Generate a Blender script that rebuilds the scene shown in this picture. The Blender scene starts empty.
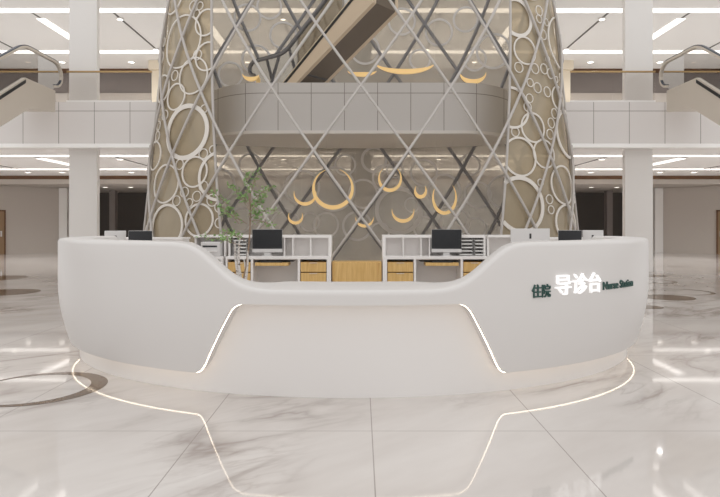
import bpy, math, random
from mathutils import Vector, Matrix
rnd = random.Random(7)
S = bpy.context.scene
C = S.collection
R = math.radians
sin, cos, pi = math.sin, math.cos, math.pi

# ------------------------------------------------------------------ materials
def lin(c):
    return tuple((v/255/12.92 if v/255 <= .04045 else ((v/255+.055)/1.055)**2.4) for v in c) + (1,)

def mat(name, rgb, rough=.5, metal=0, emit=None, es=0, spec=.5, bump=None):
    m = bpy.data.materials.new(name); m.use_nodes = True
    b = m.node_tree.nodes['Principled BSDF']
    b.inputs['Base Color'].default_value = lin(rgb)
    b.inputs['Roughness'].default_value = rough
    b.inputs['Metallic'].default_value = metal
    b.inputs['Specular IOR Level'].default_value = spec
    if emit:
        b.inputs['Emission Color'].default_value = lin(emit)
        b.inputs['Emission Strength'].default_value = es
    return m

class NT:
    """small node-graph helper"""
    def __init__(s, m):
        s.t = m.node_tree; s.n = s.t.nodes; s.l = s.t.links
    def new(s, typ, **kw):
        nd = s.n.new(typ)
        for k, v in kw.items(): setattr(nd, k, v)
        return nd
    def put(s, inp, v):
        if hasattr(v, 'is_linked'): s.l.new(v, inp)
        else: inp.default_value = v
    def math(s, op, a, b=0.0, c=0.0):
        nd = s.new('ShaderNodeMath', operation=op)
        s.put(nd.inputs[0], a); s.put(nd.inputs[1], b); s.put(nd.inputs[2], c)
        return nd.outputs[0]
    def ramp(s, v, stops):
        nd = s.new('ShaderNodeValToRGB'); e = nd.color_ramp.elements
        while len(e) < len(stops): e.new(.5)
        for el, (p, c) in zip(e, stops): el.position = p; el.color = c
        s.put(nd.inputs[0], v); return nd.outputs[0]
    def mix(s, f, a, b):
        nd = s.new('ShaderNodeMix', data_type='RGBA')
        s.put(nd.inputs[0], f); s.put(nd.inputs[6], a); s.put(nd.inputs[7], b)
        return nd.outputs[2]
    def noise(s, vec, scale, detail=4, rough=.55, dist=0):
        nd = s.new('ShaderNodeTexNoise')
        s.put(nd.inputs['Vector'], vec); nd.inputs['Scale'].default_value = scale
        nd.inputs['Detail'].default_value = detail; nd.inputs['Roughness'].default_value = rough
        nd.inputs['Distortion'].default_value = dist
        return nd.outputs['Fac']
    def mapping(s, vec, loc=(0,0,0), rot=(0,0,0), scale=(1,1,1)):
        nd = s.new('ShaderNodeMapping')
        s.put(nd.inputs[0], vec)
        nd.inputs[1].default_value = loc; nd.inputs[2].default_value = rot; nd.inputs[3].default_value = scale
        return nd.outputs[0]
    def obj(s): return s.new('ShaderNodeTexCoord').outputs['Object']
    def bsdf(s): return s.n['Principled BSDF']

def grey(v): return (v, v, v, 1)

def glass(name, tint, gloss=.5, rough=.02):
    """thin pane: tinted straight-through light plus a Fresnel mirror"""
    m = bpy.data.materials.new(name); m.use_nodes = True
    g = NT(m); g.n.remove(g.bsdf())
    t = g.new('ShaderNodeBsdfTransparent'); t.inputs[0].default_value = lin(tint)
    r = g.new('ShaderNodeBsdfGlossy'); r.inputs['Roughness'].default_value = rough
    f = g.new('ShaderNodeFresnel'); f.inputs[0].default_value = 1.45
    x = g.new('ShaderNodeMixShader')
    g.put(x.inputs[0], g.math('MULTIPLY', f.outputs[0], gloss))
    g.put(x.inputs[1], t.outputs[0]); g.put(x.inputs[2], r.outputs[0])
    g.put(g.n['Material Output'].inputs[0], x.outputs[0])
    return m

M = {}
M['solid'] = mat('solid_surface', (222, 219, 217), .38, spec=.4)
M['core'] = mat('solid_surface_core', (236, 233, 231), .4, spec=.4)
M['led'] = mat('led_strip', (255, 240, 215), .5, emit=(255, 240, 218), es=4.2)
M['white'] = mat('white_laminate', (240, 237, 235), .4)
M['column'] = mat('column_paint', (234, 231, 228), .5)
M['plaster'] = mat('ceiling_plaster', (236, 234, 232), .7)
M['lip'] = mat('gloss_white_trim', (255, 254, 252), .3)
M['trimw'] = mat('white_trim', (244, 242, 240), .45)
M['wood'] = mat('oak_veneer', (222, 184, 118), .45)
g = NT(M['wood']); v = g.mapping(g.obj(), scale=(14, 14, .9)); n = g.noise(v, 3, 5)
g.put(g.bsdf().inputs['Base Color'], g.ramp(n, [(.3, lin((206, 164, 96))), (.7, lin((230, 194, 130)))]))
M['brown'] = mat('walnut_panel', (104, 74, 48), .5)
g = NT(M['brown']); n = g.noise(g.mapping(g.obj(), scale=(1, 9, 9)), 2, 4)
g.put(g.bsdf().inputs['Base Color'], g.ramp(n, [(.3, lin((92, 62, 38))), (.7, lin((120, 86, 56)))]))
M['door'] = mat('door_veneer', (150, 122, 92), .5)
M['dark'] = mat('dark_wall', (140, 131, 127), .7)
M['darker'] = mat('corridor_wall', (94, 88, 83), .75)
M['beige'] = mat('beige_wall', (196, 188, 180), .7)
M['cream'] = mat('cream_panel', (228, 216, 196), .55)
M['brass'] = mat('brass_rail', (176, 148, 104), .35, metal=.6)
M['screen'] = mat('black_screen', (34, 36, 40), .25)
M['alu'] = mat('silver_casing', (216, 214, 213), .35, metal=.1)
M['black'] = mat('black_plastic', (30, 31, 33), .4)
M['green'] = mat('green_letters', (44, 82, 76), .4)
M['glow'] = mat('lit_letters', (255, 255, 255), .4, emit=(255, 255, 255), es=.4)
M['bar'] = mat('light_grey_tube', (196, 191, 187), .4, metal=.15)
M['bar_dark'] = mat('dark_shaded_tube', (136, 137, 142), .45)  # darker grey: shade of the rear bars put into colour; also escalator guide
M['ringw'] = mat('white_ring', (232, 227, 220), .45)
M['ringg'] = mat('grey_ring', (226, 226, 228), .45)
M['crescent'] = mat('amber_lamp', (232, 204, 150), .5, emit=(255, 212, 140), es=.5)
M['light'] = mat('lit_diffuser', (255, 255, 255), .5, emit=(255, 250, 244), es=1.6)
M['spot'] = mat('lit_lens', (255, 255, 255), .5, emit=(255, 248, 238), es=4)
M['slot'] = mat('black_track', (92, 88, 85), .6)
M['esc'] = mat('cream_metal', (214, 205, 193), .4, metal=.15)
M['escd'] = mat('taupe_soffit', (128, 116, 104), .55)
M['belt'] = mat('rubber_belt', (54, 62, 76), .35)
M['step'] = mat('step_metal', (110, 110, 112), .45, metal=.5)
M['bark'] = mat('bark', (150, 128, 110), .8)
M['birch'] = mat('pale_bark', (214, 208, 202), .7)
g = NT(M['birch']); n = g.noise(g.mapping(g.obj(), scale=(6, 6, 22)), 2, 3)
g.put(g.bsdf().inputs['Base Color'], g.ramp(n, [(.36, lin((120, 108, 100))), (.46, lin((216, 211, 206)))]))
M['leaf'] = mat('leaf', (108, 144, 84), .5)
g = NT(M['leaf']); n = g.noise(g.obj(), 5, 2)
g.put(g.bsdf().inputs['Base Color'], g.ramp(n, [(.3, lin((104, 142, 78))), (.7, lin((158, 190, 124)))]))
M['pot'] = mat('ceramic_pot', (225, 222, 218), .3)
M['soil'] = mat('soil', (70, 56, 46), .9)
M['bronze'] = mat('bronze_inlay', (104, 84, 66), .1, spec=.35)
g = NT(M['bronze']); n = g.noise(g.obj(), 9, 5, .7)
g.put(g.bsdf().inputs['Base Color'], g.ramp(n, [(.3, lin((92, 72, 54))), (.7, lin((122, 102, 84)))]))
M['paper'] = mat('paper', (240, 238, 235), .7)
M['rail_glass'] = glass('railing_glass', (250, 249, 248), .45)
M['smoke'] = glass('smoked_glass', (172, 170, 170), .8)
M['esc_warm'] = mat('warm_cladding', (240, 222, 198), .45)
M['esc_glass'] = glass('balustrade_glass', (214, 206, 196), .9)
M['front_glass'] = glass('tower_glass', (240, 238, 235), .3)


# champagne coated glass of the tower's flanks
m = bpy.data.materials.new('champagne_glass'); m.use_nodes = True; M['tan'] = m
g = NT(m); b = g.bsdf()
n = g.noise(g.mapping(g.obj(), scale=(.6, .6, .35)), 1.6, 3)
g.put(b.inputs['Base Color'], g.ramp(n, [(.25, lin((163, 149, 124))), (.75, lin((188, 175, 152)))]))
b.inputs['Roughness'].default_value = .12
t = g.new('ShaderNodeBsdfTransparent'); t.inputs[0].default_value = lin((225, 212, 190))
x = g.new('ShaderNodeMixShader'); x.inputs[0].default_value = .78
g.put(x.inputs[1], t.outputs[0]); g.put(x.inputs[2], b.outputs[0])
g.put(g.n['Material Output'].inputs[0], x.outputs[0])

def coated(name, opac, c0, c1, tint, rough):
    m = bpy.data.materials.new(name); m.use_nodes = True
    g = NT(m); b = g.bsdf()
    n = g.noise(g.mapping(g.obj(), scale=(.6, .6, .35)), 1.6, 3)
    g.put(b.inputs['Base Color'], g.ramp(n, [(.25, lin(c0)), (.75, lin(c1))]))
    b.inputs['Roughness'].default_value = rough
    t = g.new('ShaderNodeBsdfTransparent'); t.inputs[0].default_value = lin(tint)
    tr = g.new('ShaderNodeBsdfTranslucent'); tr.inputs[0].default_value = lin(c1)
    y = g.new('ShaderNodeMixShader'); y.inputs[0].default_value = .55
    g.put(y.inputs[1], b.outputs[0]); g.put(y.inputs[2], tr.outputs[0])
    x = g.new('ShaderNodeMixShader'); x.inputs[0].default_value = opac
    g.put(x.inputs[1], t.outputs[0]); g.put(x.inputs[2], y.outputs[0])
    g.put(g.n['Material Output'].inputs[0], x.outputs[0])
    return m
M['back_glass'] = coated('tinted_tower_glass', .6, (220, 216, 208), (226, 222, 214), (228, 220, 206), .25)

# fascia panels: fine shadow joints between cladding sheets
def fascia_mat(name, rgb, step, x0, zj):
    m = mat(name, rgb, .45); g = NT(m)
    sx = g.new('ShaderNodeSeparateXYZ'); g.put(sx.inputs[0], g.obj())
    p = g.math('PINGPONG', g.math('ADD', sx.outputs[0], 100*step - x0), step/2)
    a = g.math('LESS_THAN', p, .009)
    c = g.math('LESS_THAN', g.math('ABSOLUTE', g.math('SUBTRACT', sx.outputs[2], zj)), .009)
    g.put(g.bsdf().inputs['Base Color'], g.mix(g.math('MAXIMUM', a, c), lin(rgb), lin((150, 143, 138))))
    return m
M['fascia'] = fascia_mat('fascia_panel', (232, 228, 226), 1.07, .56, 4.85)
M['fascia_in'] = fascia_mat('balcony_panel', (222, 220, 220), .86, .43, 4.85)

# polished marble floor
m = mat('polished_marble', (215, 209, 205), .05); M['marble'] = m
g = NT(m); o = g.obj()
v1 = g.mapping(g.mapping(o, rot=(0, 0, R(-42))), scale=(.5, 1.5, 1))
n1 = g.noise(v1, .8, 5, .52, .5)
vein = g.math('ABSOLUTE', g.math('SUBTRACT', n1, .5))
vm = g.ramp(vein, [(0, grey(1)), (.022, grey(.45)), (.07, grey(0))])
mask = g.ramp(g.noise(g.mapping(o, loc=(12, 5, 0)), .42, 2), [(.46, grey(0)), (.62, grey(1))])
n2 = g.noise(g.mapping(g.mapping(o, rot=(0, 0, R(-34))), scale=(.6, 2.0, 1), loc=(5, 2, 0)), 1.0, 6, .55, .6)
v2 = g.ramp(g.math('ABSOLUTE', g.math('SUBTRACT', n2, .5)), [(0, grey(.5)), (.014, grey(.2)), (.04, grey(0))])
cloud = g.noise(v1, .6, 5, .6)
base = g.ramp(cloud, [(.3, lin((203, 196, 191))), (.6, lin((222, 217, 213)))])
c1 = g.mix(g.math('MULTIPLY', vm, g.math('MULTIPLY', mask, .68)), base, lin((128, 112, 104)))
c2 = g.mix(g.math('MULTIPLY', v2, g.math('MULTIPLY', mask, .75)), c1, lin((140, 124, 116)))
sx = g.new('ShaderNodeSeparateXYZ'); g.put(sx.inputs[0], o)
X, Y = sx.outputs[0], sx.outputs[1]
side = g.math('MAXIMUM', g.math('SUBTRACT', X, 1.29), g.math('SUBTRACT', -1.118, X))
dside = g.math('PINGPONG', g.math('ADD', side, 31.4), .785)
dside = g.math('ADD', dside, g.math('MULTIPLY', g.math('LESS_THAN', side, -.02), 9))
dmid = g.math('ABSOLUTE', g.math('SUBTRACT', X, .076))
drow = g.math('PINGPONG', g.math('ADD', Y, 48 - 4.165), 1.2)
d = g.math('MINIMUM', g.math('MINIMUM', dside, dmid), drow)
c3 = g.mix(g.math('MULTIPLY', g.math('LESS_THAN', d, .0038), .75), c2, lin((150, 141, 136)))
g.put(g.bsdf().inputs['Base Color'], c3)
g.bsdf().inputs['IOR'].default_value = 1.54
g.bsdf().inputs['Roughness'].default_value = .045

# ------------------------------------------------------------------ mesh helpers
class MB:
    def __init__(s): s.v = []; s.f = []
    def add(s, vs, fs):
        k = len(s.v); s.v += [tuple(p) for p in vs]; s.f += [tuple(i+k for i in f) for f in fs]; return s
    def box(s, x0, x1, y0, y1, z0, z1):
        return s.add([(x0,y0,z0),(x1,y0,z0),(x1,y1,z0),(x0,y1,z0),(x0,y0,z1),(x1,y0,z1),(x1,y1,z1),(x0,y1,z1)],
                     [(0,3,2,1),(4,5,6,7),(0,1,5,4),(1,2,6,5),(2,3,7,6),(3,0,4,7)])
    def sweep(s, pts, ups, w, h, closed=False, taper=None, n=0):
        """rectangular (n=0) or round (n sides) section swept along pts; w across, h along ups"""
        P = [Vector(p) for p in pts]; L = len(P); rings = []
        for i, p in enumerate(P):
            a = P[(i-1) % L] if (closed or i) else P[0]; b = P[(i+1) % L] if (closed or i < L-1) else P[-1]
            t = (b-a).normalized(); u = Vector(ups[i] if isinstance(ups, list) else ups)
            u = (u - t*u.dot(t)).normalized(); q = t.cross(u)
            k = taper(i/(L-1)) if taper else 1
            if n: rings.append([p + (q*cos(2*pi*j/n)*w/2 + u*sin(2*pi*j/n)*h/2)*k for j in range(n)])
            else: rings.append([p + (q*a_*w/2 + u*b_*h/2)*k for a_, b_ in ((-1,-1),(1,-1),(1,1),(-1,1))])
        m = n or 4; vs = [v for r in rings for v in r]; fs = []
        for i in range(L if closed else L-1):
            j = (i+1) % L
            for k in range(m): fs.append((i*m+k, i*m+(k+1)%m, j*m+(k+1)%m, j*m+k))
        if not closed: fs += [tuple(range(m))[::-1], tuple((L-1)*m+k for k in range(m))]
        return s.add(vs, fs)
    def tube(s, pts, r, n=8, closed=False, taper=None, up=(0.13, .21, .97)):
        return s.sweep(pts, up, 2*r, 2*r, closed, taper, n)
    def prism(s, poly, z0, z1):
        """poly of (x,y) extruded in z"""
        n = len(poly)
        return s.add([(x,y,z0) for x,y in poly]+[(x,y,z1) for x,y in poly],
                     [tuple(range(n))[::-1], tuple(range(n,2*n))]+[(i,(i+1)%n,n+(i+1)%n,n+i) for i in range(n)])
    def lathe(s, prof, n=32, c=(0,0,0), cap=True):
        L = len(prof); vs = [(c[0]+r*cos(2*pi*j/n), c[1]+r*sin(2*pi*j/n), c[2]+z) for r, z in prof for j in range(n)]
        fs = [(i*n+j, i*n+(j+1)%n, (i+1)*n+(j+1)%n, (i+1)*n+j) for i in range(L-1) for j in range(n)]
        if cap: fs += [tuple(range(n))[::-1], tuple((L-1)*n+j for j in range(n))]
        return s.add(vs, fs)
    def grid(s, rows):
        m = len(rows[0])
        return s.add([p for r in rows for p in r],
                     [(i*m+j, i*m+j+1, (i+1)*m+j+1, (i+1)*m+j) for i in range(len(rows)-1) for j in range(m-1)])
    def build(s, name, material, parent=None, smooth=False, bevel=0, solid=0, loc=None, rot=0):
        me = bpy.data.meshes.new(name); me.from_pydata(s.v, [], s.f); me.validate(); me.update()
        me.materials.append(material)
        if smooth:
            for p in me.polygons: p.use_smooth = True
        o = bpy.data.objects.new(name, me); C.objects.link(o)
        if smooth:
            try: me.set_sharp_from_angle(angle=R(38))
            except Exception: pass
        if solid:
            k = o.modifiers.new('thickness', 'SOLIDIFY'); k.thickness = solid; k.offset = 0
        if bevel:
            k = o.modifiers.new('bevel', 'BEVEL'); k.width = bevel; k.segments = 2; k.limit_method = 'ANGLE'
        if parent: o.parent = parent
        if loc: o.location = loc
        if rot: o.rotation_euler.z = rot
        return o

def box(name, material, parent, x0, x1, y0, y1, z0, z1, bevel=0):
    return MB().box(x0, x1, y0, y1, z0, z1).build(name, material, parent, bevel=bevel)

def tag(o, label, cat, group=None):
    o['label'] = label; o['category'] = cat
    if group: o['group'] = group
    return o
def thing(name, label, cat, loc=(0,0,0), rz=0, group=None):
    o = bpy.data.objects.new(name, None); C.objects.link(o)
    o.location = loc; o.rotation_euler.z = rz; o.empty_display_size = .2
    return tag(o, label, cat, group)
def struct(o): o['kind'] = 'structure'; return o
def children(o): return [c for c in bpy.data.objects if c.parent == o]
def dup(o, loc, label, rz=None):
    r = o.copy(); C.objects.link(r); r.location = loc; r['label'] = label
    if rz is not None: r.rotation_euler.z = rz
    for ch in children(o):
        c = ch.copy(); C.objects.link(c); c.parent = r
        for gc in children(ch):
            d = gc.copy(); C.objects.link(d); d.parent = c
    return r

# ------------------------------------------------------------------ the hall
H2 = 5.12
struct(MB().add([(-24,-6,0),(24,-6,0),(24,40,0),(-24,40,0)], [(0,1,2,3)]).build('floor', M['marble']))
# upper-floor slabs with their clad edges
struct(box('ceiling_lower_left', M['plaster'], None, -22, -4.75, 18.12, 28.2, 3.75, H2))
struct(box('ceiling_lower_right', M['plaster'], None, 4.75, 22, 18.12, 28.2, 3.75, H2))
struct(box('ceiling_lower_middle', M['plaster'], None, -4.75, 4.75, 18.95, 28.2, 3.75, H2))
for sd, x0, x1 in (('left', -22, -4.75), ('right', 4.75, 22)):
    struct(box('wall_fascia_'+sd, M['fascia'], None, x0, x1, 18.0, 18.12, 3.86, H2))
    lp = [(18.02, 3.88), (17.93, 3.845), (17.86, 3.755), (17.86, 3.73), (18.02, 3.73)]
    struct(MB().add([(x, y, z) for x in (x0, x1) for y, z in lp], [(0,1,2,3,4), (9,8,7,6,5)] + [(i, 5+i, 5+(i+1)%5, (i+1)%5) for i in range(5)]).build('trim_fascia_lip_'+sd, M['lip']))
# upper ceiling, rear walls, corridor
struct(box('ceiling', M['plaster'], None, -24, 24, 18.2, 27.5, 8.6, 8.8))
struct(box('trim_upper_wood', M['brown'], None, -24, 24, 27.5, 28.25, 8.58, 8.74))
struct(box('wall_back_upper', M['dark'], None, -24, 24, 28.25, 28.4, H2, 8.6))
struct(box('wall_reflection_band', M['beige'], None, -24, 24, 28.15, 28.25, H2, 7.62))  # lighter strip of wall, the floor's reflection put into its colour
struct(box('trim_lower_wood', M['brown'], None, -24, 24, 28.2, 28.4, 3.58, 3.75))
struct(box('trim_lower_band', M['beige'], None, -24, 24, 28.22, 28.4, 3.36, 3.58))
struct(box('ceiling_corridor', M['beige'], None, -24, 24, 28.4, 36, 3.36, 3.5))
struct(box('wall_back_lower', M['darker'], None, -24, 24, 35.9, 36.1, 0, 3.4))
for sd, s in (('left', -1), ('right', 1)):
    w = MB(); p = [(s*15.55, 31.2), (s*20.5, 27.2), (s*20.7, 27.4), (s*15.7, 31.5)]
    struct(w.prism(p if s < 0 else p[::-1], 0, 3.35).build('wall_'+sd, M['beige']))
    d = Vector((-(20.5-15.55)*s, 4.0, 0)).normalized() * -1
    # veneered door in the slanted wall
    struct(box('trim_pilaster_'+sd, M['column'], None, min(s*15.62, s*15.2), max(s*15.62, s*15.2), 31.0, 31.4, 0, 3.35, .01))
    for q, (px, yy) in enumerate(((11.55, 33.5),)):
        struct(box('trim_corridor_pilaster_'+sd, M['dark'], None, s*px*1.2-.16, s*px*1.2+.16, 33.4, 33.8, 0, 3.36, .01))
    ang = math.atan2(27.2-31.2, s*(20.5-15.55))
    org = Vector((s*15.55, 31.2, 0)); e = Vector((s*(20.5-15.55), -4.0, 0)).normalized(); nrm = Vector((-s*4.0, -(20.5-15.55), 0)).normalized()
    def P(u, w, z): return org + e*u + nrm*w + Vector((0,0,z))
    def slab(name, m_, u0, u1, w0, w1, z0, z1, par=None):
        vs = [P(u,w,z) for z in (z0,z1) for u,w in ((u0,w0),(u1,w0),(u1,w1),(u0,w1))]
        return MB().add(vs, [(0,3,2,1),(4,5,6,7),(0,1,5,4),(1,2,6,5),(2,3,7,6),(3,0,4,7)]).build(name, m_, par)
    u0 = 2.62
    dn = slab('door_'+('1' if s < 0 else '2'), M['door'], u0, u0+1.05, .004, .05, 0, 2.1); struct(dn)
    slab('frame', M['brown'], u0-.07, u0, .004, .07, 0, 2.17, dn); slab('frame', M['brown'], u0+1.05, u0+1.12, .004, .07, 0, 2.17, dn)
    slab('frame', M['brown'], u0-.07, u0+1.12, .004, .07, 2.1, 2.17, dn)
    slab('handle', M['alu'], u0+.09, u0+.16, .05, .10, .86, 1.14, dn)
# cream wall ends on the upper floor beside the tower
for sd, s in (('left', -1), ('right', 1)):
    b_ = MB().box(min(s*8.6, s*9.15), max(s*8.6, s*9.15), 26.2, 27.4, H2, 8.2)
    struct(b_.build('wall_end_'+sd, M['cream'], bevel=.02))
    struct(box('trim_end_cap_'+sd, M['cream'], None, min(s*8.5, s*9.25), max(s*8.5, s*9.25), 26.1, 27.4, 8.2, 8.6))

# columns
for s, lb in ((-1, 'square white column left of the ringed tower'), (1, 'square white column right of the ringed tower')):
    o = box('square_column', M['column'], None, -.427, .427, -.1, .1, 0, 8.6, .012); o.location = (s*8.48, 18.4, 0)
    tag(o, lb, 'column')
    struct_part = None
o = box('square_column', mat('grey_column_paint', (150, 145, 140), .6), None, -.34, .34, -.34, .34, 0, 8.6, .02); o.location = (.0, 19.9, 0)
tag(o, 'grey column behind the middle of the glass tower', 'column')

# glass balustrades on the upper floor's edge
def railing(xa, xb, y, label):
    t = thing('glass_balustrade', label, 'railing', (0, y, H2), 0, 'glass balustrades along the upper floor')
    n = max(1, round(abs(xb-xa)/1.6)); w = (xb-xa)/n
    for i in range(n): box('glass_panel', M['rail_glass'], t, xa+i*w+.01, xa+(i+1)*w-.01, -.006, .006, .02, .9)
    MB().box(xa, xb, -.03, .03, .9, .95).build('top_rail', M['brass'], t, bevel=.008)
    box('base_channel', M['trimw'], t, xa, xb, -.03, .03, 0, .06)
railing(-8.86, -6.3, 18.07, 'glass balustrade with brass top rail between left escalator and ringed tower')
railing(6.3, 8.86, 18.07, 'glass balustrade with brass top rail between right escalator and ringed tower')
railing(.45, 3.9, 19.1, 'glass balustrade with brown top rail behind the tower, right of centre')
railing(-15, -10.4, 18.07, 'glass balustrade at the photo left edge behind the left escalator')
railing(10.4, 15, 18.07, 'glass balustrade at the photo right edge behind the right escalator')

# ------------------------------------------------------------------ ceiling lights
fl = {'up': (8.6, 'upper-floor ceiling'), 'lo': (3.75, 'ground-floor ceiling')}
for k, (zc, nm) in fl.items():
    for y, w, row in ((20.0, .36, 'front'), (24.8, .36, 'rear')):
        ww = w if k == 'up' else .3
        for s, sn in ((-1, 'left'), (1, 'right')):
            a, b_ = (-22, -.42) if s < 0 else (.42, 22)
            t = thing('linear_ceiling_light', f'long white {row} light line across the {nm}, {sn} of the central column', 'ceiling light', (0, y, zc), 0, 'long light lines of the '+nm)
            box('diffuser', M['light'], t, a, b_, -ww/2, ww/2, -.03, -.012)
            box('frame', M['trimw'], t, a, b_, -ww/2-.02, ww/2+.02, -.012, 0)
    ordn = ['nearest the tower middle', 'second from the tower middle', 'third from the tower middle']
    for s, sn in ((-1, 'left'), (1, 'right')):
        for q, x in enumerate((5.45, 11.1)):
            t = thing('panel_light', f'short bright {nm} panel light, '+('seen through the tower, ' if q == 0 else 'out by the column, ')+sn+' side', 'ceiling light', (s*x, 22.5, zc), 0, 'short light panels of the ceilings')
            box('diffuser', M['light'], t, -.15, .15, -1.7, 1.7, -.03, -.012); box('frame', M['trimw'], t, -.17, .17, -1.72, 1.72, -.012, 0)
            if q: tag(box('ceiling_slot', M['slot'], None, s*x-.03, s*x+.03, 20.22, 20.76, zc-.012, zc), f'dark slot in front of the light panel by the column, {nm}, {sn} side', 'ceiling slot', 'dark ceiling slots')
        for q, x in enumerate((2.7, 8.35, 14.1)):
            t = thing('light_track', f'thin dark ceiling track with spots, {nm}, {sn} side, '+ordn[q], 'track light', (s*x, 22.4, zc), 0, 'thin spot tracks of the ceilings')
            box('track', M['slot'], t, -.035, .035, -2.2, 2.2, -.012, 0)
            for yy in (-1.6, 2.0):
                sp = MB().lathe([(.0001, -.05), (.12, -.05), (.13, -.03), (.13, -.012)], 20, (0, yy, 0)).build('spot_head', M['trimw'], t)
                MB().lathe([(.0001, -.058), (.085, -.058), (.085, -.048)], 20, (0, yy, 0)).build('lens', M['spot'], sp)
        for q, x in enumerate((5.0, 10.1, 13.15, 14.65)):
            t = thing('downlight', f'small round downlight in the {nm}, {sn} side, ' + ('seen through the tower' if q == 0 else 'just inside the column' if q == 1 else 'just outside the column' if q == 2 else 'over the escalator'), 'downlight', (s*x, 26.4, zc), 0, 'round downlights of the ceilings')
            MB().lathe([(.0001, -.015), (.12, -.015), (.13, 0)], 20).build('lens', M['spot'], t)
            MB().lathe([(.13, -.02), (.17, -.02), (.17, 0), (.13, 0)], 20, cap=False).build('rim', M['trimw'], t)
for s, sn in ((-1, 'left'), (1, 'right')):
    for q, x in enumerate((11.75, 13.05)):
        t = thing('downlight', f'dim downlight in the low dark corridor ceiling on the {sn}, ' + ('nearer the tower' if q == 0 else 'nearer the column'), 'downlight', (s*x, 30.6, 3.36), 0, 'corridor downlights')
        MB().lathe([(.0001, -.012), (.11, -.012), (.12, 0)], 20).build('lens', M['cream'] if 0 else M['spot'], t)
        MB().lathe([(.12, -.015), (.15, -.015), (.15, 0), (.12, 0)], 20, cap=False).build('rim', M['trimw'], t)

# ------------------------------------------------------------------ the ringed glass tower
YC, TB = 16.35, 2.35
ZT = 9.3
def ta(z): return 5.95 - .105*z
def tp(th, z, off=0):
    A = ta(z); t = R(th)
    n = Vector((sin(t)*TB, -cos(t)*A, 0)).normalized()
    return Vector((A*sin(t), YC - TB*cos(t), z)) + n*off
def tn(th, z):
    A = ta(z); t = R(th); return Vector((sin(t)*TB, -cos(t)*A, .0)).normalized()
def bound(z): z = min(z, 7.6); return 32.6 + 2.2*z - .08*z*z
EDGE = 80
def ang(d): return (d+180) % 360 - 180
tower = thing('lattice_tower', 'tall flaring glass tower wrapped in crossing tubes and white rings', 'tower', (0, YC, 0))
def tadd(mb, name, m_, label=None, **k):
    o = mb.build(name, m_, tower, **k); o.matrix_parent_inverse = Matrix.Translation((0, -YC, 0))
    if label: o['label'] = label
    return o
zs = [ZT*i/24 for i in range(25)]
for s, sn in ((-1, 'left'), (1, 'right')):
    mb = MB().grid([[tp(s*(bound(z)+(EDGE-bound(z))*j/24), z) for j in range(25)] for z in zs])
    tadd(mb, 'side_panel', M['tan'], 'champagne coloured glass flank panel', smooth=True)
    for th in (lambda z: bound(z), lambda z: EDGE):
        tadd(MB().tube([tp(s*th(z), z, .03) for z in zs], .034, 8), 'edge_post', M['bar'])
tadd(MB().grid([[tp(-bound(z)+2*bound(z)*j/40, z) for j in range(41)] for z in zs]), 'front_glazing', M['front_glass'], smooth=True)
tadd(MB().grid([[tp(EDGE+(360-2*EDGE)*j/48, z) for j in range(49)] for z in zs]), 'rear_glazing', M['back_glass'], 'tinted rear glazing', smooth=True)
# crossing tubes: sixteen spirals each way
rows = [.02, 1.62, 3.17, 4.67, 6.12, 7.6, 9.1]
for fam in (1, -1):
    for j in range(16):
        cur, cs = [], None
        def flush():
            if len(cur) < 2: return
            front = cs
            pts = [tp(t, z, .09 if front else -.10) for t, z in cur]
            tadd(MB().tube(pts, .034 if front else .05, 8), 'lattice_bar', M['bar'] if front else M['bar_dark'], None if front else 'rear lattice bar, shade put into its darker colour')
        for r in range(6):
            t0 = 11.25 + 22.5*j + fam*11.25*r
            for q in range(4):
                f = q/4; th = t0 + fam*11.25*f; z = rows[r]+(rows[r+1]-rows[r])*f
                fr = abs(ang(th + fam*1.4)) < EDGE + 2
                if cs is None: cs = fr
                cur.append((th, z))
                if fr != cs:
                    flush(); cur = [(th, z)]; cs = fr
        cur.append((11.25+22.5*j+fam*11.25*6, rows[6])); flush()
# rings
RL = [(-57.5,6.03,0.654,0.038),(-49.7,5.11,0.445,0.037),(-58,4.65,0.327,0.038),(-50.9,3.73,0.644,0.112),(-72.1,3.23,0.365,0.039),(-59.8,2.47,0.48,0.043),(-45.8,2.73,0.368,0.042),(-36.5,2.61,0.578,0.072),(-57.1,1.38,0.553,0.063),(-42.7,1.55,0.39,0.049),(-67.4,7.27,0.412,0.039),(-45.6,6.38,0.319,0.037),(-44.1,5.54,0.342,0.037),(-70,4.95,0.35,0.037),(-52,8.1,0.5,0.05),(-68,0.4,0.5,0.05),(-46,0.5,0.5,0.05)]
RR = [(48.7,5.72,0.333,0.037),(46.2,6.51,0.442,0.086),(77.4,6.18,0.686,0.045),(49.6,3.83,0.358,0.042),(43.3,3.09,0.464,0.049),(42.3,1.92,0.658,0.097),(54,3.2,0.349,0.037),(64.5,2.45,0.486,0.046),(64.8,1.48,0.461,0.056),(67.7,4.68,0.309,0.039),(41.5,4.28,0.486,0.061),(54,7.5,0.45,0.045),(66,0.4,0.5,0.05),(48,0.5,0.55,0.05),(75,3.8,0.6,0.078)]
SL = [(-70.4,4,0.117),(-70.5,3.73,0.13),(-64.5,4.23,0.128),(-39.4,3.25,0.097),(-42.8,3.16,0.122),(-43.7,4.26,0.098),(-49.2,2.24,0.123),(-46.8,1.98,0.098),(-44.1,2.13,0.122),(-52.6,2.03,0.124),(-38.5,2.03,0.145),(-35.8,1.87,0.144),(-33.8,1.64,0.096),(-52.5,2.93,0.124),(-41.9,2.37,0.122),(-35.7,1.48,0.12),(-50.2,6.64,0.099),(-48.9,6.82,0.099),(-52.2,6.86,0.124),(-59.8,5.2,0.126),(-48.2,5.61,0.123)]
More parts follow.
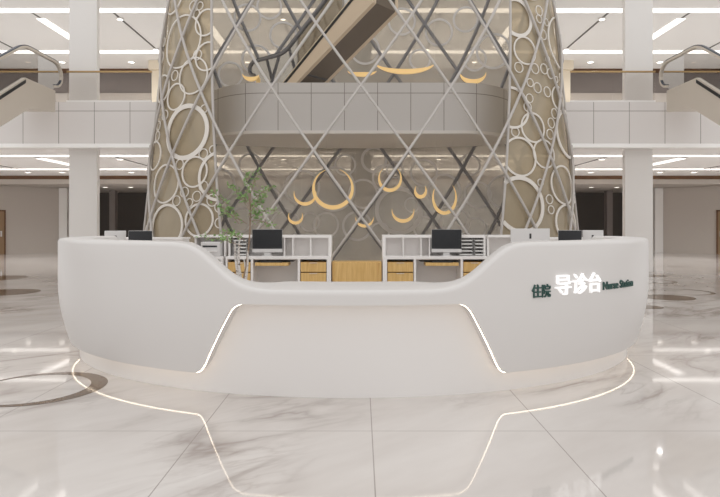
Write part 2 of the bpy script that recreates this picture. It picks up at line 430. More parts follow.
SR = [(53.3,4.84,0.125),(58.8,4.78,0.126),(47.8,4.33,0.111),(62.6,4.26,0.127),(59.6,4,0.126),(58.2,3.71,0.126),(42.1,3.69,0.11),(49.8,4.94,0.099),(57.7,6.6,0.101),(58.2,6.81,0.126),(52.8,5.31,0.124),(45.3,5.28,0.122),(62.3,5.27,0.127),(58,5.35,0.126),(50.9,2.48,0.087),(54.6,2.07,0.112),(55,1.81,0.1)]
RB = [(168.2,1.87,0.684,0.093),(179.4,2.4,0.436,0.047),(153.3,2.48,0.492,0.049),(159.8,3.04,0.402,0.046),(-171.2,2.55,0.654,0.078),(-169.2,1.43,0.373,0.047),(-161.2,2.58,0.526,0.056),(-178.8,1.4,0.436,0.056),(-138.1,7.67,0.392,0.045),(-152.5,7.24,0.399,0.046),(-146.6,8.08,0.366,0.046),(165.7,7.73,0.404,0.047),(152.4,7.33,0.399,0.046),(139.2,6.42,0.332,0.045),(172.1,2.89,0.405,0.047),(150.2,1.52,0.429,0.055),(160.1,1.34,0.34,0.046),(-156.2,1.43,0.432,0.055),(-150.1,2.2,0.368,0.046),(175.8,3.46,0.374,0.062),(-142.8,6.44,0.425,0.049),(-132.7,5.92,0.359,0.045),(178.6,6.88,0.436,0.05),(-174.4,8.06,0.374,0.047),(-159,6.53,0.278,0.046),(159.7,6.53,0.309,0.046),(141.8,7.65,0.364,0.045),(141.6,2.34,0.394,0.045),(174.2,1.21,0.28,0.047),(-164.1,1.52,0.279,0.04),(-174.9,3.3,0.312,0.04),(143.8,3.25,0.304,0.04),(-143,3.25,0.334,0.039),(169.2,3.14,0.249,0.037),(164,2.05,0.217,0.037),(-140.7,1.58,0.363,0.045),(143,1.34,0.304,0.043),(-165.7,7.48,0.31,0.04),(131,6.6,0.5,0.05),(-131,2.6,0.5,0.05),(131,2.4,0.5,0.05)]
def arcscale(th, z):
    A = ta(z); t = R(th); return math.hypot(A*cos(t), TB*sin(t))     # metres per radian
def ring(th, z, r, w, name, m_, off, keep):
    n = 56 if r > .2 else 28
    runs, cur = [], []
    for i in range(n+1):
        a = 2*pi*i/n; zz = z + r*sin(a); t = th
        dx = r*cos(a); steps = 6
        for _ in range(steps): t += math.degrees(dx/steps/arcscale(t, zz))
        if keep(t, zz) and 0.02 < zz < ZT: cur.append((t, zz))
        else:
            if len(cur) > 2: runs.append(cur)
            cur = []
    if len(cur) > 2: runs.append(cur)
    if not runs: return
    mb = MB()
    if len(runs) == 1 and len(runs[0]) == n+1:
        q = runs[0][:-1]; mb.sweep([tp(t,z_,off) for t,z_ in q], [tn(t,z_) for t,z_ in q], w, .022, True)
    else:
        if len(runs) > 1 and abs(runs[0][0][0]-runs[-1][-1][0]) < .01 and abs(runs[0][0][1]-runs[-1][-1][1]) < .01:
            runs = [runs[-1][:-1]+runs[0]] + runs[1:-1]
        for q in runs: mb.sweep([tp(t,z_,off) for t,z_ in q], [tn(t,z_) for t,z_ in q], w, .022)
    tadd(mb, name, m_)
for s, big, small in ((-1, RL, SL), (1, RR, SR)):
    keep = lambda t, z, s=s: bound(z)-.3 <= s*t <= EDGE+.2
    for q in big: ring(*q, 'ring', M['ringw'], .045, keep)
    placed = [(t, z, r) for t, z, r, w in big] + list(small)
    for q in small: ring(*q, .021, 'small_ring', M['ringw'], .045, keep)
    tries = cnt = 0
    while tries < 4000 and cnt < 13:
        tries += 1
        z = rnd.uniform(.2, 8.9); t = s*rnd.uniform(bound(z)+2, EDGE-3); r = rnd.uniform(.07, .17)
        ok = True
        for t2, z2, r2 in placed:
            dd = math.hypot(R(t-t2)*arcscale((t+t2)/2, z), z-z2)
            if dd < r+r2+.01 and not (dd < r2 - r - .02 and False): ok = False; break
        if ok:
            placed.append((t, z, r)); cnt += 1
            ring(t, z, r, .018, 'small_ring', M['ringw'], .045, keep)
for q in RB: ring(q[0], q[1], q[2], q[3]*1.35, 'rear_ring', M['ringg'], -.045, lambda t, z: abs(ang(t)) > EDGE)

# bowed balcony inside the tower
def bow(x):
    a = abs(x)
    return 15.55 if a <= 2.5 else 15.55 + 2.4*(1 - math.sqrt(max(0, 1-((a-2.5)/1.95)**2)))
def rear(x, z=4.5, k=.945): return YC + TB*k*math.sqrt(max(0, 1-(x/(ta(5.2)*.955))**2))
xs = [-4.6 + 9.2*i/92 for i in range(93)]
xs = [x for x in xs if bow(x) < rear(x) - .02]
front = [(x, bow(x)) for x in xs]; back = [(x, rear(x)) for x in xs]
balc = thing('curved_balcony', 'grey clad bow-fronted balcony crossing inside the glass tower', 'balcony', (0, 0, 0))
MB().prism(front+back[::-1], 3.86, H2).build('cladding', M['fascia_in'], balc)
lipf = [(x*1.008, y-.07) for x, y in front]
MB().prism(lipf+[(x, y+.12) for x, y in front][::-1], 3.79, 3.87).build('edge_lip', M['white'], balc)
MB().prism([(x, y+.02) for x, y in front]+back[::-1], 3.80, 3.86).build('soffit', M['column'], balc)

# amber crescent lamps hung in the tower
def crescent(px, py, rp, Y, zh, thick, span, label, flat=1.0):
    k = Y/600; x = (px-361)*k; z = 1.43+(225-py)*k; r = rp*k
    t = thing('crescent_lamp', label, 'pendant lamp', (x, Y, z), 0, 'amber crescent lamps in the tower')
    mb = MB(); n = 40; pts, ups = [], []
    for i in range(n+1):
        a = -pi/2 + (i/n-.5)*R(span); pts.append((r*cos(a), 0, r*flat*sin(a)))
    mb.sweep(pts, (0,1,0), thick*.8, .12, taper=lambda f: .12+.88*max(0, sin(pi*f))**1.3)
    mb.build('crescent', M['crescent'], t, smooth=True)
    top = pts[0][2]
    w = MB()
    for p in (pts[0], pts[-1]): w.tube([(p[0], 0, p[2]), (p[0]*.98, 0, zh-z)], .002, 5)
    w.build('suspension_wire', M['alu'], t)
crescent(333, 188, 19.5, 17.0, 3.8, .15, 320, 'largest amber crescent lamp, left of the central column behind the desk')
crescent(305, 193, 11, 17.2, 3.8, .12, 200, 'amber crescent lamp above the left monitor, beside the tree')
crescent(295.5, 216, 7, 17.4, 3.8, .11, 230, 'small amber crescent lamp just above and right of the left monitor')
crescent(364.5, 217, 9, 17.3, 3.8, .11, 180, 'small amber crescent lamp in front of the central column')
crescent(390, 178, 11, 17.0, 3.8, .12, 280, 'amber crescent lamp right of the central column, high', 1.12)
crescent(420.5, 190, 5.5, 17.3, 3.8, .13, 250, 'smallest amber crescent lamp, right of the central column', 1.25)
crescent(403, 210, 11, 17.2, 3.8, .13, 190, 'wide amber crescent lamp above the right shelf compartments')
crescent(444.5, 197, 11.5, 17.0, 3.8, .12, 270, 'tall amber crescent lamp straight above the right monitor', 1.4)
crescent(405, 62, 30, 17.4, 9.2, .16, 165, 'widest amber crescent lamp above the balcony, right of centre', .32)
crescent(473, 72, 13, 17.2, 9.2, .15, 175, 'amber crescent lamp above the balcony at its right end', .75)
crescent(251, 72, 9, 17.2, 9.2, .13, 150, 'amber crescent lamp above the balcony at the escalator newel', .8)
crescent(362, 70, 15, 17.7, 9.2, .14, 150, 'shallow amber crescent lamp above the balcony beside the escalator underside', .3)

# ------------------------------------------------------------------ escalators
def escalator(label, loc, rz, slope, rise, lower, upper, W, truss_d, m_under, hr=.95, nr=.21, m_guide=None, m_side=None, m_glass=None):
    """local u = climb direction, v = across, near face at v = 0"""
    t = thing('escalator', label, 'escalator', loc, rz)
    tn_ = math.tan(R(slope)); run = rise/tn_
    def line(h, lo=lower, up=upper):
        return [(-lo, h), (0, h), (run, rise+h)] + ([(run+up, rise+h)] if up > 0 else [])
    def rail_path(h):
        p = []
        r = nr
        for i in range(9):                       # lower newel
            a = -pi/2 - pi*i/8; p.append((-lower+.0 + r*1.1*cos(a), h-r + r*sin(a)))
        def soft(x0, z0, before, after, n=5):
            for i in range(n+1):
                f = i/n; d0 = -.35*(1-f); 
                q = (x0 + (d0 if f < 1 else 0), z0 + (before*d0))
            return []
        L_ = line(h)
        for i in range(1, len(L_)-1):
            a, b_, c_ = Vector(L_[i-1]), Vector(L_[i]), Vector(L_[i+1]); d = .3
            A = b_ + (a-b_).normalized()*d; B = b_ + (c_-b_).normalized()*d
            for k in range(7):
                f = k/6; p.append(tuple(A*(1-f)**2 + b_*2*f*(1-f) + B*f*f))
        if upper > 0:
            for i in range(9):
                a = pi/2 - pi*i/8; p.append((run+upper + r*1.1*cos(a), rise+h-r + r*sin(a)))
        else: p.append((run, rise+h))
        return p
    tl = line(.22, lower+.1, upper - .05 if upper > 0 else 0)
    bl = [(-lower-.1, -.0), (truss_d*.5, -.0), (run+truss_d*.35, rise-truss_d)] + ([(run+upper-.05, rise-truss_d+.16)] if upper > 0 else [(run, rise-truss_d*1.15)])
    if upper <= 0: bl = [(-lower-.1, 0), (truss_d*.6, 0), (run, rise-truss_d*1.1)]
    poly = tl + bl[::-1]; n = len(poly)
    def extr(name, pl, v0, v1, m_, par=t, bevel=0):
        k = len(pl)
        return MB().add([(u, v0, w) for u, w in pl]+[(u, v1, w) for u, w in pl],
            [tuple(range(k)), tuple(range(k, 2*k))[::-1]]+[(i, k+i, k+(i+1)%k, (i+1)%k) for i in range(k)]).build(name, m_, par, bevel=bevel)
    extr('truss_side', poly, 0, .12, m_side or M['esc']); extr('truss_side', poly, W-.12, W, m_side or M['esc'])
    under = [(u, w-.2) for u, w in tl] + [(u, w+.01) for u, w in bl[::-1]]
    extr('underside', under, .12, W-.12, m_under)
    for v0, v1 in ((-.012, 0), (W, W+.012)):
        d_ = [(u, w-.05) for u, w in tl[1:3]]; extr('trim_strip', d_ + [(u, w-.09) for u, w in d_[::-1]], v0, v1, M['black'])
    st = MB(); ns = int(rise/.2); 
    for i in range(ns):
        st.box(run*i/ns - .02, run*(i+1)/ns, .14, W-.14, rise*i/ns - .1, rise*(i+1)/ns)
    st.box(-lower, 0, .14, W-.14, 0, .02)
    if upper > 0: st.box(run, run+upper-.2, .14, W-.14, rise-.05, rise+.02)
    st.build('steps', M['step'], t)
    for v in (.06, W-.06):
        rp = rail_path(hr); k = len(rp)
        MB().sweep([(u, v, w) for u, w in rp], (0, 1, 0), .035, .09).build('handrail', M['belt'], t, bevel=.008)
        gp = [(u + (0), w) for u, w in rail_path(hr-.04)]
        MB().sweep([(u, v, w) for u, w in gp], (0, 1, 0), .06, .11).build('handrail_guide', m_guide or M['esc'], t)
        gl = [(u, w) for u, w in rail_path(hr-.055)]
        low = line(.2, lower - .02, upper - .1 if upper > 0 else 0)
        extr('glass_side', gl + low[::-1], v-.006, v+.006, m_glass or M['esc_glass'])
    return t
escalator('cream escalator at the left edge climbing to the upper floor', (-8.9, 7.4, 0), pi/2, 31, 5.12, 1.0, 1.6, 1.3, .56, M['esc'], 1.12, .36)
escalator('cream escalator at the right edge climbing to the upper floor', (10.2, 7.4, 0), pi/2, 31, 5.12, 1.0, 1.6, 1.3, .56, M['esc'], 1.12, .36)
escalator('dark-railed escalator climbing steeply from the balcony inside the tower', (-2.15, 16.45, H2), -math.atan(.85), 34.5, 2.2, 1.25, 0, 1.0, .5, M['escd'], 1.06, .2, M['bar_dark'], M['esc_warm'], M['smoke'])

# ------------------------------------------------------------------ reception desk
DX, DY = -.085, 7.6
def interp(pts, x):
    x = abs(x)
    for (a, u), (b_, w) in zip(pts, pts[1:]):
        if x <= b_: 
            f = (x-a)/(b_-a); return u + (w-u)*f
    return pts[-1][1]
def smooth_fn(pts, r=.05, n=9):
    return lambda x: sum(interp(pts, abs(x)+r*(2*i/(n-1)-1)) for i in range(n))/n
ztop = smooth_fn([(0,.905),(.70,.905),(.86,.928),(1.0,.99),(1.13,1.10),(1.28,1.225),(1.38,1.27),(1.52,1.285),(9,1.285)], .07)
zlow = smooth_fn([(0,.785),(.90,.785),(.985,.75),(1.285,.235),(1.345,.18),(9,.18)], .03)
thick = smooth_fn([(0,.80),(.75,.80),(1.05,.42),(1.5,.36),(9,.36)], .08)
A0, B0 = 3.48, 2.80
def inset(z, th):
    f = max(0, (.78-z)/.6)**1.7
    return f
def dp(th, d, z, taper=True):
    f = inset(z, th) if taper else 0
    k = f
    # wings draw in toward the floor
    return (DX + (A0-d-.13*k)*sin(th), DY - (B0-d-.055*k)*cos(th), z)
TH = [R(-97 + 194*i/520) for i in range(521)]
desk = thing('reception_desk', 'large white curved reception desk with raised wings and glowing edges', 'reception desk', (DX, DY, 0))
def dadd(mb, name, m_, **k):
    o = mb.build(name, m_, desk, **k); o.matrix_parent_inverse = Matrix.Translation((-DX, -DY, 0)); return o
secs = []
for th in TH:
    off = A0*sin(th) if abs(th) < pi/2 else A0
    zl, zt, t = zlow(off), ztop(off), thick(off); r = min(.04, (zt-zl)*.35)
    endf = min(1, (R(97)-abs(th))/R(1.2)); endf = math.sqrt(max(.0, 1-(1-endf)**2))
    sec = []
    for k in range(9): sec.append((0, zl + (zt-r-zl)*k/8))
    for k in range(1, 6): a = pi/2*k/5; sec.append((r*(1-cos(a)), zt-r+r*sin(a)))
    for k in range(0, 6): a = pi/2*(1-k/5); sec.append((t-r*(1-cos(a)), zt-r+r*sin(a)))
    sec.append((t, zl+.02)); 
    mid = t/2; row = []
    for d, z in sec:
        if d > r and z > zt-r-.001:
            xp = abs((A0-d)*sin(th)); z += ztop(max(0, xp-.08*d)) - zt
        row.append(dp(th, mid+(d-mid)*(.55+.45*endf), z, d < t*.5))
    secs.append(row)
m_ = len(secs[0]); mb = MB()
mb.add([p for r_ in secs for p in r_], [(i*m_+k, (i+1)*m_+k, (i+1)*m_+(k+1)%m_, i*m_+(k+1)%m_) for i in range(len(secs)-1) for k in range(m_)]
       + [tuple(range(m_)), tuple((len(secs)-1)*m_+k for k in range(m_))[::-1]])
dadd(mb, 'shell', M['solid'], smooth=True)
# recessed core between shell and floor
mb = MB(); rowsb = []
for th in [R(-93 + 186*i/160) for i in range(161)]:
    a, b_ = 3.25, 2.64
    off = abs(A0*sin(th)); zt_ = .80
    rowsb.append([(DX+(a-d)*sin(th), DY-(b_-d)*cos(th), z) for d, z in ((0,0),(0,zt_),(.14,zt_),(.14,0))])
k_ = 4
mb.add([p for r_ in rowsb for p in r_], [(i*4+k, (i+1)*4+k, (i+1)*4+(k+1)%4, i*4+(k+1)%4) for i in range(160) for k in range(4)] + [(0,1,2,3), (643,642,641,640)])
dadd(mb, 'core', M['core'], smooth=True)['label'] = 'recessed white front panel lit from its edges'
# light strip under the shell's lower edge
pts = []
for th in TH[2:-2]:
    off = A0*sin(th) if abs(th) < pi/2 else A0
    z_ = zlow(off); f = inset(z_, th); k = max(0, min(1, (z_-.3)/.45)); d_ = .03+.02*k
    pts.append((DX+(A0-d_-.13*f)*sin(th), DY-(B0-d_-.055*f)*cos(th), z_-.003*(1-k)))
dadd(MB().tube(pts, .0034, 6, up=(.0, .3, .95)), 'light_strip', M['led'])['label'] = 'warm glowing light strip under the edge'

# lettering standing on the right wing
def lettering(body, x0px, x1px, zc, height, m_, depth, bold, label):
    cu = bpy.data.curves.new('text', 'FONT'); cu.body = body; cu.size = 1; cu.extrude = .5; cu.offset = bold
    ob = bpy.data.objects.new('text', cu); C.objects.link(ob)
    dg = bpy.context.evaluated_depsgraph_get(); dg.update()
    me = bpy.data.meshes.new_from_object(ob.evaluated_get(dg)); bpy.data.objects.remove(ob)
    xs_ = [v.co.x for v in me.vertices]; ys_ = [v.co.y for v in me.vertices]
    xa, xb, ya, yb = min(xs_), max(xs_), min(ys_), max(ys_)
    def theta(u):            # bearing along the wing -> angle on the ellipse
        lo, hi = 0, R(60)
        for _ in range(50):
            md = (lo+hi)/2; p = dp(md, 0, zc)
            if p[0]/p[1] < u: lo = md
            else: hi = md
        return lo
    t0, t1 = theta((x0px-361)/600), theta((x1px-361)/600)
    for v in me.vertices:
        f = (v.co.x-xa)/(xb-xa); th = t0+(t1-t0)*f
        z = zc + ((v.co.y-ya)/(yb-ya)-.5)*height
        d = -depth if v.co.z > 0 else .004
        v.co = dp(th, d, z)
    me.materials.clear(); me.materials.append(m_); me.name = 'sign_lettering'
    o = bpy.data.objects.new('sign_lettering', me); C.objects.link(o); o.parent = desk
    o.matrix_parent_inverse = Matrix.Translation((-DX, -DY, 0)); o['label'] = label
lettering('住院', 531.5, 550, .868, .115, M['green'], .012, .012, 'small dark green characters')
lettering('导诊台', 554.5, 599.5, .912, .182, M['glow'], .02, 0, 'large white lit characters')
lettering('Nurse Station', 602.5, 632, .872, .075, M['green'], .012, .012, 'small dark green words')

# ------------------------------------------------------------------ work stations behind the desk
def cabinet(x0, x1, flip, label):
    """open hutch on a desk: long axis x; flip mirrors it"""
    W = x1-x0; y0 = 12.4
    t = thing('desk_cabinet', label, 'cabinet', ((x0+x1)/2, y0, 0), 0)
    h = W/2
    def b(name, m_, xa, xb, ya, yb, za, zb, bevel=.004):
        if flip: xa, xb = -xb, -xa
        return box(name, m_, t, xa, xb, ya, yb, za, zb, bevel)
    # measured for the left unit, from its left end (-h)
    b('worktop', M['white'], -h, h, 0, .62, .72, .78)
    b('back_panel', M['white'], -h, h, .60, .64, 0, 1.22)
    b('hutch_top', M['white'], -h, h, .26, .64, 1.16, 1.22)
    b('side_panel', M['white'], h-.07, h, .26, .62, .78, 1.16); b('side_panel', M['white'], -h, -h+.04, .26, .62, .78, 1.16)
    for dx in (.07+.36, .07+.74, .07+.93-.01): b('divider', M['white'], h-dx-.025, h-dx, .28, .6, .78, 1.16)
    b('side_panel', M['white'], h-.09, h, .0, .6, 0, .72); b('side_panel', M['white'], h-.69, h-.64, .0, .6, 0, .72); b('side_panel', M['white'], -h+.52, -h+.57, .0, .6, 0, .72)
    b('side_panel', M['white'], -h, -h+.04, .0, .6, 0, .72)
    for k in range(3):
        za = .67-.22*(k+1)+.01; zb = .67-.22*k
        for xa, xb in ((h-.63, h-.10), (-h+.05, -h+.51)):
            dr = b('drawer', M['wood'], xa, xb, .012, .55, za, zb-.01)
            xa2, xb2 = ((-xb, -xa) if flip else (xa, xb))
            MB().box((xa2+xb2)/2-.08, (xa2+xb2)/2+.08, 0, .012, zb-.03, zb-.02).build('drawer_pull', M['alu'], dr)
    b('keyboard_tray', M['wood'], -h+.62, -h+1.30, -.06, .35, .59, .655)
    kb = b('tray_rail', M['black'], -h+.60, -h+1.40, .05, .35, .67, .69)
    return t
cabinet(-2.80, -.62, False, 'white and oak work station with hutch, left of the centre gap')
cabinet(.45, 2.63, True, 'white and oak work station with hutch, right of the centre gap')
t = thing('low_cabinet', 'low oak cabinet filling the gap between the two work stations', 'cabinet', (-.085, 12.5, 0))
box('body', M['wood'], t, -.515, .515, 0, .5, 0, .66, .006)
box('front_panel', M['wood'], t, -.49, .43, -.015, 0, .06, .645, .003); box('front_panel', M['wood'], t, .44, .51, -.015, 0, .06, .645, .003)
box('plinth', M['black'], t, -.49, .49, -.004, .0, 0, .05)

def monitor(label, loc, rz, w, h, back=False):
    t = thing('computer_monitor', label, 'monitor', loc, rz)
    zt = h+.13
    cas = MB().box(-w/2, w/2, -.012, .02, .075, zt).build('casing', M['alu'], t, bevel=.008)
    box('screen', M['screen'], t, -w/2+.004, w/2-.004, -.016, -.010, .075+.075, zt-.004, .002)
    MB().box(-.07, .07, .012, .022, .0, .20).build('stand', M['alu'], t, bevel=.003)
    MB().box(-.11, .11, -.08, .10, 0, .012).build('stand_foot', M['alu'], t, bevel=.004)
    MB().box(-.016, .016, .0201, .024, zt-.17, zt-.085).build('cable_port', M['black'], t)
    return t
monitor('silver monitor with black screen on the left work station', (-1.97, 12.62, .78), R(4), .63, .43)
monitor('silver monitor with black screen on the right work station', (1.80, 12.62, .78), R(-4), .63, .43)
# keyboards on the pull-out trays
for x, sn in ((-1.85, 'left'), (1.68, 'right')):
    t = thing('keyboard', f'thin black keyboard on the pull-out tray of the {sn} work station', 'keyboard', (x, 12.36, .655))
    box('key_bed', M['black'], t, -.22, .22, -.01, .14, 0, .012, .004)
    kk = MB()
    for r_ in range(4):
        for c_ in range(14): kk.box(-.21+c_*.03, -.186+c_*.03, 0+r_*.032, .024+r_*.032, .012, .018)
    kk.build('keys', M['slot'], t)
# stacked filing trays
def trays(x, w, label):
    t = thing('filing_tray_stack', label, 'filing trays', (x, 12.68, .78), 0)
    for k in range(5):
        z = .012 + k*.074; mb = MB()
        mb.box(-w/2, w/2, 0, .26, z, z+.006); mb.box(-w/2, -w/2+.006, 0, .26, z, z+.05); mb.box(w/2-.006, w/2, 0, .26, z, z+.05); mb.box(-w/2, w/2, .254, .26, z, z+.05)
        tr = mb.build('tray', M['alu'], t)
        MB().box(-w/2+.02, w/2-.02, .012, .24, z+.007, z+.026).build('paper', M['paper'], tr)
    mb = MB()
    for sx_ in (-w/2, w/2-.006):
        for yy in (.002, .25): mb.box(sx_, sx_+.006, yy, yy+.008, 0, .36)
    mb.build('posts', M['alu'], t)
for q, (x, w) in enumerate(((-2.56, .30), (-2.28, .0))):
    if w: trays(x, w, 'stack of white filing trays left of the left monitor, behind the tree')
trays(2.22, .30, 'stack of white filing trays right of the right monitor, nearer it')
trays(2.54 - .01, .26, 'outermost stack of white filing trays by the right wing')

# left low counter with the printer
def side_counter(x0, x1, label, y=11.9):
    t = thing('side_counter', label, 'cabinet', ((x0+x1)/2, y, 0)); h = (x1-x0)/2
    box('body', M['white'], t, -h, h, .0, .5, 0, 1.14, .004)
    box('top', M['white'], t, -h-.02, h+.02, -.03, .53, 1.14, 1.18, .006)
side_counter(-4.75, -3.55, 'white chest-high counter at the left behind the wing')
side_counter(3.4, 4.75, 'white chest-high counter at the right behind the wing')
for xd, lb in ((-3.18, 'white desk with printer between left counter and left work station'), (2.99, 'white desk with low hutch behind the right slope, beside the outermost trays')):
    t = thing('side_desk', lb, 'desk', (xd, 12.35, 0))
    box('worktop', M['white'], t, -.33, .33, 0, .65, .72, .78, .004)
    box('back_panel', M['white'], t, -.33, .33, .62, .66, 0, 1.22, .003); box('hutch_top', M['white'], t, -.33, .33, .2, .66, 1.17, 1.22, .004)
    for x in (-.33, .29): box('side_panel', M['white'], t, x, x+.04, .0, .62, 0, .72); box('side_panel', M['white'], t, x, x+.04, .3, .62, .78, 1.17)
t = thing('printer', 'white printer with dark paper slot beside the sloping left wing', 'printer', (-3.12, 12.42, .78))
MB().box(-.2, .2, 0, .36, 0, .30).build('casing', M['alu'], t, bevel=.02)
box('paper_slot', M['black'], t, -.16, .14, -.006, .002, .19, .225); box('output_tray', M['white'], t, -.15, .15, -.05, .0, .10, .115, .004)

# staff tables just inside the wings and the screens that peep over them
def table(x0, x1, y0, y1, label):
    t = thing('staff_table', label, 'table', ((x0+x1)/2, (y0+y1)/2, 0)); hx, hy = (x1-x0)/2, (y1-y0)/2
    box('tabletop', M['white'], t, -hx, hx, -hy, hy, .80, .84, .006)
    for sx_ in (-1, 1):
        for sy in (-1, 1): MB().box(sx_*(hx-.05)-.025, sx_*(hx-.05)+.025, sy*(hy-.05)-.025, sy*(hy-.05)+.025, 0, .80).build('leg', M['alu'], t)
table(-4.65, -3.45, 10.1, 10.9, 'white staff table behind the left wing carrying two screens')
table(2.35, 4.4, 9.9, 10.8, 'white staff table behind the right wing carrying screens')
monitor('small white-backed screen turned away, leftmost over the left wing', (-4.30, 10.5, .84), R(180+38), .36, .36)
monitor('small dark screen over the left wing, right of the white one', (-3.86, 10.5, .84), R(14), .40, .36)
monitor('wide white-backed screen over the right wing, nearest its slope', (2.86, 10.15, .84), R(180), .66, .40)
monitor('small dark screen over the right wing between two white ones', (3.62, 10.4, .84), R(-14), .39, .37)
monitor('small white-backed screen over the right wing, nearest the column', (4.02, 10.4, .84), R(180-30), .34, .37)

# ------------------------------------------------------------------ slender tree
TX, TY = -2.07, 10.5
tree = thing('potted_tree', 'slender green tree rising behind the left slope of the desk', 'potted tree', (TX, TY, 0))
MB().lathe([(.0001,0),(.16,0),(.20,.36),(.205,.40),(.18,.40),(.17,.35),(.0001,.35)], 28).build('pot', M['pot'], tree, smooth=True)
MB().lathe([(.0001,.35),(.172,.352),(.0001,.372)], 24).build('soil', M['soil'], tree)
def curve(p0, p1, bend, n=8):
    a, b_ = Vector(p0), Vector(p1); o = []
    for i in range(n+1):
        f = i/n; o.append(a.lerp(b_, f) + Vector(bend)*sin(pi*f))
    return o
MB().tube(curve((0,0,.36), (.12,.02,2.05), (.05,.03,0), 14), .022, 8, taper=lambda f: 1-.7*f).build('trunk', M['bark'], tree, smooth=True)
for dx, h_, bx in ((-.10, 1.35, -.03), (.06, 1.15, .02), (-.03, 1.55, -.05), (.01, .98, .04)):
    MB().tube(curve((dx*.4, .01, .36), (dx*1.4, .03, h_*.85), (bx,.0,0), 9), .030, 8, taper=lambda f: 1-.55*f).build('stem', M['birch'], tree, smooth=True)
lv = MB()
def leaf(p, d, s_):
    d = d.normalized(); u = Vector((rnd.uniform(-1,1), rnd.uniform(-1,1), rnd.uniform(.2,1))); q = d.cross(u).normalized(); n_ = q.cross(d)
    lv.add([p, p+d*s_*.35+q*s_*.26+n_*s_*.05, p+d*s_*.75+q*s_*.2+n_*s_*.03, p+d*s_, p+d*s_*.75-q*s_*.2+n_*s_*.03, p+d*s_*.35-q*s_*.26+n_*s_*.05, p+d*s_*.5], [(0,6,1),(1,6,2),(2,6,3),(3,6,4),(4,6,5),(5,6,0)])
br = MB()
ends = [(-.12,1.45,-.42,1.78),(-.1,1.5,-.52,2.03),(.1,1.5,.5,1.42),(.1,1.55,.55,1.68),(.08,1.6,.42,1.95),(.1,1.8,.50,2.12),(.1,1.8,.05,2.35),(.1,1.85,.25,2.38),(.05,1.45,-.30,1.62),(.1,1.7,-.25,2.12),(.0,1.15,-.42,1.30),(-.05,1.05,-.62,1.22),(.0,1.2,-.30,1.20),(.1,1.6,.30,1.60),(.1,1.75,-.05,1.95),(.1,1.7,.32,1.85)]
for x0, z0, x1, z1 in ends:
    y1 = rnd.uniform(-.3, .3)
    c_ = curve((x0*.8+.03, .02, z0), (x1, y1, z1), (0, 0, .04), 10)
    br.tube(c_, .006, 5, taper=lambda f: 1-.6*f)
    for i, p in enumerate(c_[3:]):
        for _ in range(3):
            dd = Vector((rnd.uniform(-1,1), rnd.uniform(-1,1), rnd.uniform(-.5,.8)))
            leaf(p+dd*.03, dd, rnd.uniform(.05, .075))
            if rnd.random() < .5:
                q = p + Vector((rnd.uniform(-.1,.1), rnd.uniform(-.1,.1), rnd.uniform(-.07,.08))); br.tube([p, q], .002, 4)
                leaf(q, Vector((rnd.uniform(-1,1), rnd.uniform(-1,1), rnd.uniform(-.6,.6))), rnd.uniform(.05, .075))
br.build('branches', M['bark'], tree); lv.build('foliage', M['leaf'], tree)

# ------------------------------------------------------------------ bronze rings let into the floor
def inlay(x, y, r, w, label):
    mb = MB(); n = 64
    if w >= r: mb.add([(r*cos(2*pi*i/n), r*sin(2*pi*i/n), 0) for i in range(n)], [tuple(range(n))])
    else:
        mb.add([(q*cos(2*pi*i/n), q*sin(2*pi*i/n), 0) for q in (r-w, r) for i in range(n)], [(i, n+i, n+(i+1)%n, (i+1)%n) for i in range(n)])
    o = mb.build('floor_inlay', M['bronze']); o.location = (x, y, .0015)
    tag(o, label, 'floor inlay', 'bronze floor inlays')
def crescent_inlay(x, y, r, w, ang0, label):
    """ring whose band swells on one side"""
    mb = MB(); n = 72; ri = r-w*.55; cx = -w*.45*cos(ang0); cy = -w*.45*sin(ang0)
    mb.add([(r*cos(2*pi*i/n), r*sin(2*pi*i/n), 0) for i in range(n)]+[(cx+ri*cos(2*pi*i/n), cy+ri*sin(2*pi*i/n), 0) for i in range(n)], [(n+i, i, (i+1)%n, n+(i+1)%n) for i in range(n)])
    o = mb.build('floor_inlay', M['bronze']); o.location = (x, y, .0015)
    tag(o, label, 'floor inlay', 'bronze floor inlays')
crescent_inlay(-2.83, 5.27, .56, .14, R(20), 'large bronze ring in the marble at the left end of the desk')
inlay(-7.55, 12.75, .66, 1, 'bronze disc in the marble left of the desk, nearer one')
inlay(-9.9, 16.2, .8, 1, 'bronze disc in the marble at the far left')
crescent_inlay(6.87, 12.83, .62, .10, 0, 'wide thin bronze ring in the marble right of the desk')
inlay(6.05, 11.85, .50, 1, 'bronze disc in the marble just in front of the wide ring')
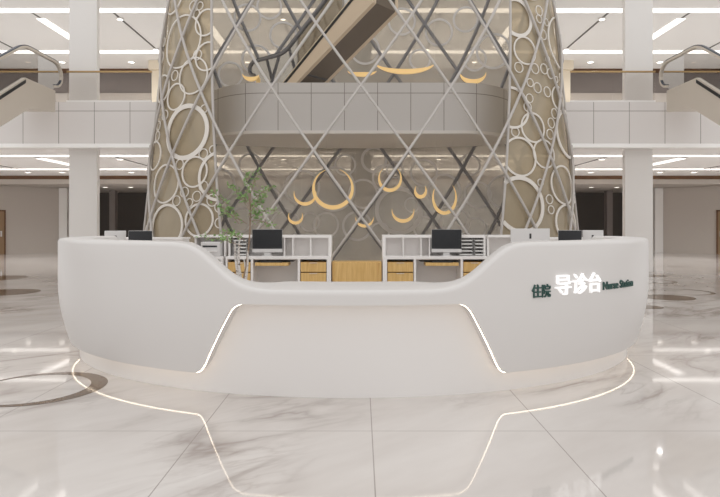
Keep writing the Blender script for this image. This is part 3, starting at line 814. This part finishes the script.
crescent_inlay(7.4, 15.2, .55, .10, 0, 'smaller thin bronze ring in the marble behind the wide ring')
inlay(8.1, 17.0, .5, 1, 'farthest bronze disc in the marble by the right column')
inlay(4.98, 10.46, .27, 1, 'small bronze disc in the marble right beside the desk')

# ------------------------------------------------------------------ light, camera
w = bpy.data.worlds.new('ambient_fill'); S.world = w; w.use_nodes = True  # even white ambient, added to light the hall through its open top and front
bg = w.node_tree.nodes['Background']; bg.inputs[0].default_value = (1, .985, .972, 1); bg.inputs[1].default_value = 1.0
def area(name, loc, sx_, sy_, power, rot=(0,0,0), col=(1, .97, .93)):
    l = bpy.data.lights.new(name, 'AREA'); l.shape = 'RECTANGLE'; l.size = sx_; l.size_y = sy_; l.energy = power; l.color = col
    o = bpy.data.objects.new(name, l); C.objects.link(o); o.location = loc; o.rotation_euler = rot; return o
def lamp(x, y, z, power, size=.11, cone=150):
    l = bpy.data.lights.new('spot_lamp', 'SPOT'); l.energy = power; l.spot_size = R(cone); l.spot_blend = .6
    l.shadow_soft_size = size; l.color = (1, 1, 1)
    o = bpy.data.objects.new('spot_lamp', l); C.objects.link(o); o.location = (x, y, z)
for zc, pw in ((8.6, 110), (3.75, 215)):
    for s in (-1, 1):
        for x in (2.7, 8.35, 14.1):
            for y in (20.8, 24.4): lamp(s*x, y, zc-.09, pw)
        for x in (5.0, 10.1, 13.15): lamp(s*x, 26.4, zc-.09, pw*.6)
cam = bpy.data.cameras.new('camera'); co = bpy.data.objects.new('camera', cam); C.objects.link(co)
co.location = (0, 0, 1.43); co.rotation_euler = (R(90), 0, 0)
cam.sensor_width = 36; cam.lens = 30; cam.shift_y = -23.5/720; cam.shift_x = -1/720
cam.clip_end = 200; S.camera = co
S.view_settings.view_transform = 'Standard'; S.view_settings.look = 'None'
S.view_settings.exposure = 0; S.view_settings.gamma = 1
S.view_settings.use_curve_mapping = False
try:
    S.cycles.use_denoising = True
    S.cycles.max_bounces = 14; S.cycles.transparent_max_bounces = 24; S.cycles.diffuse_bounces = 6
except Exception: pass
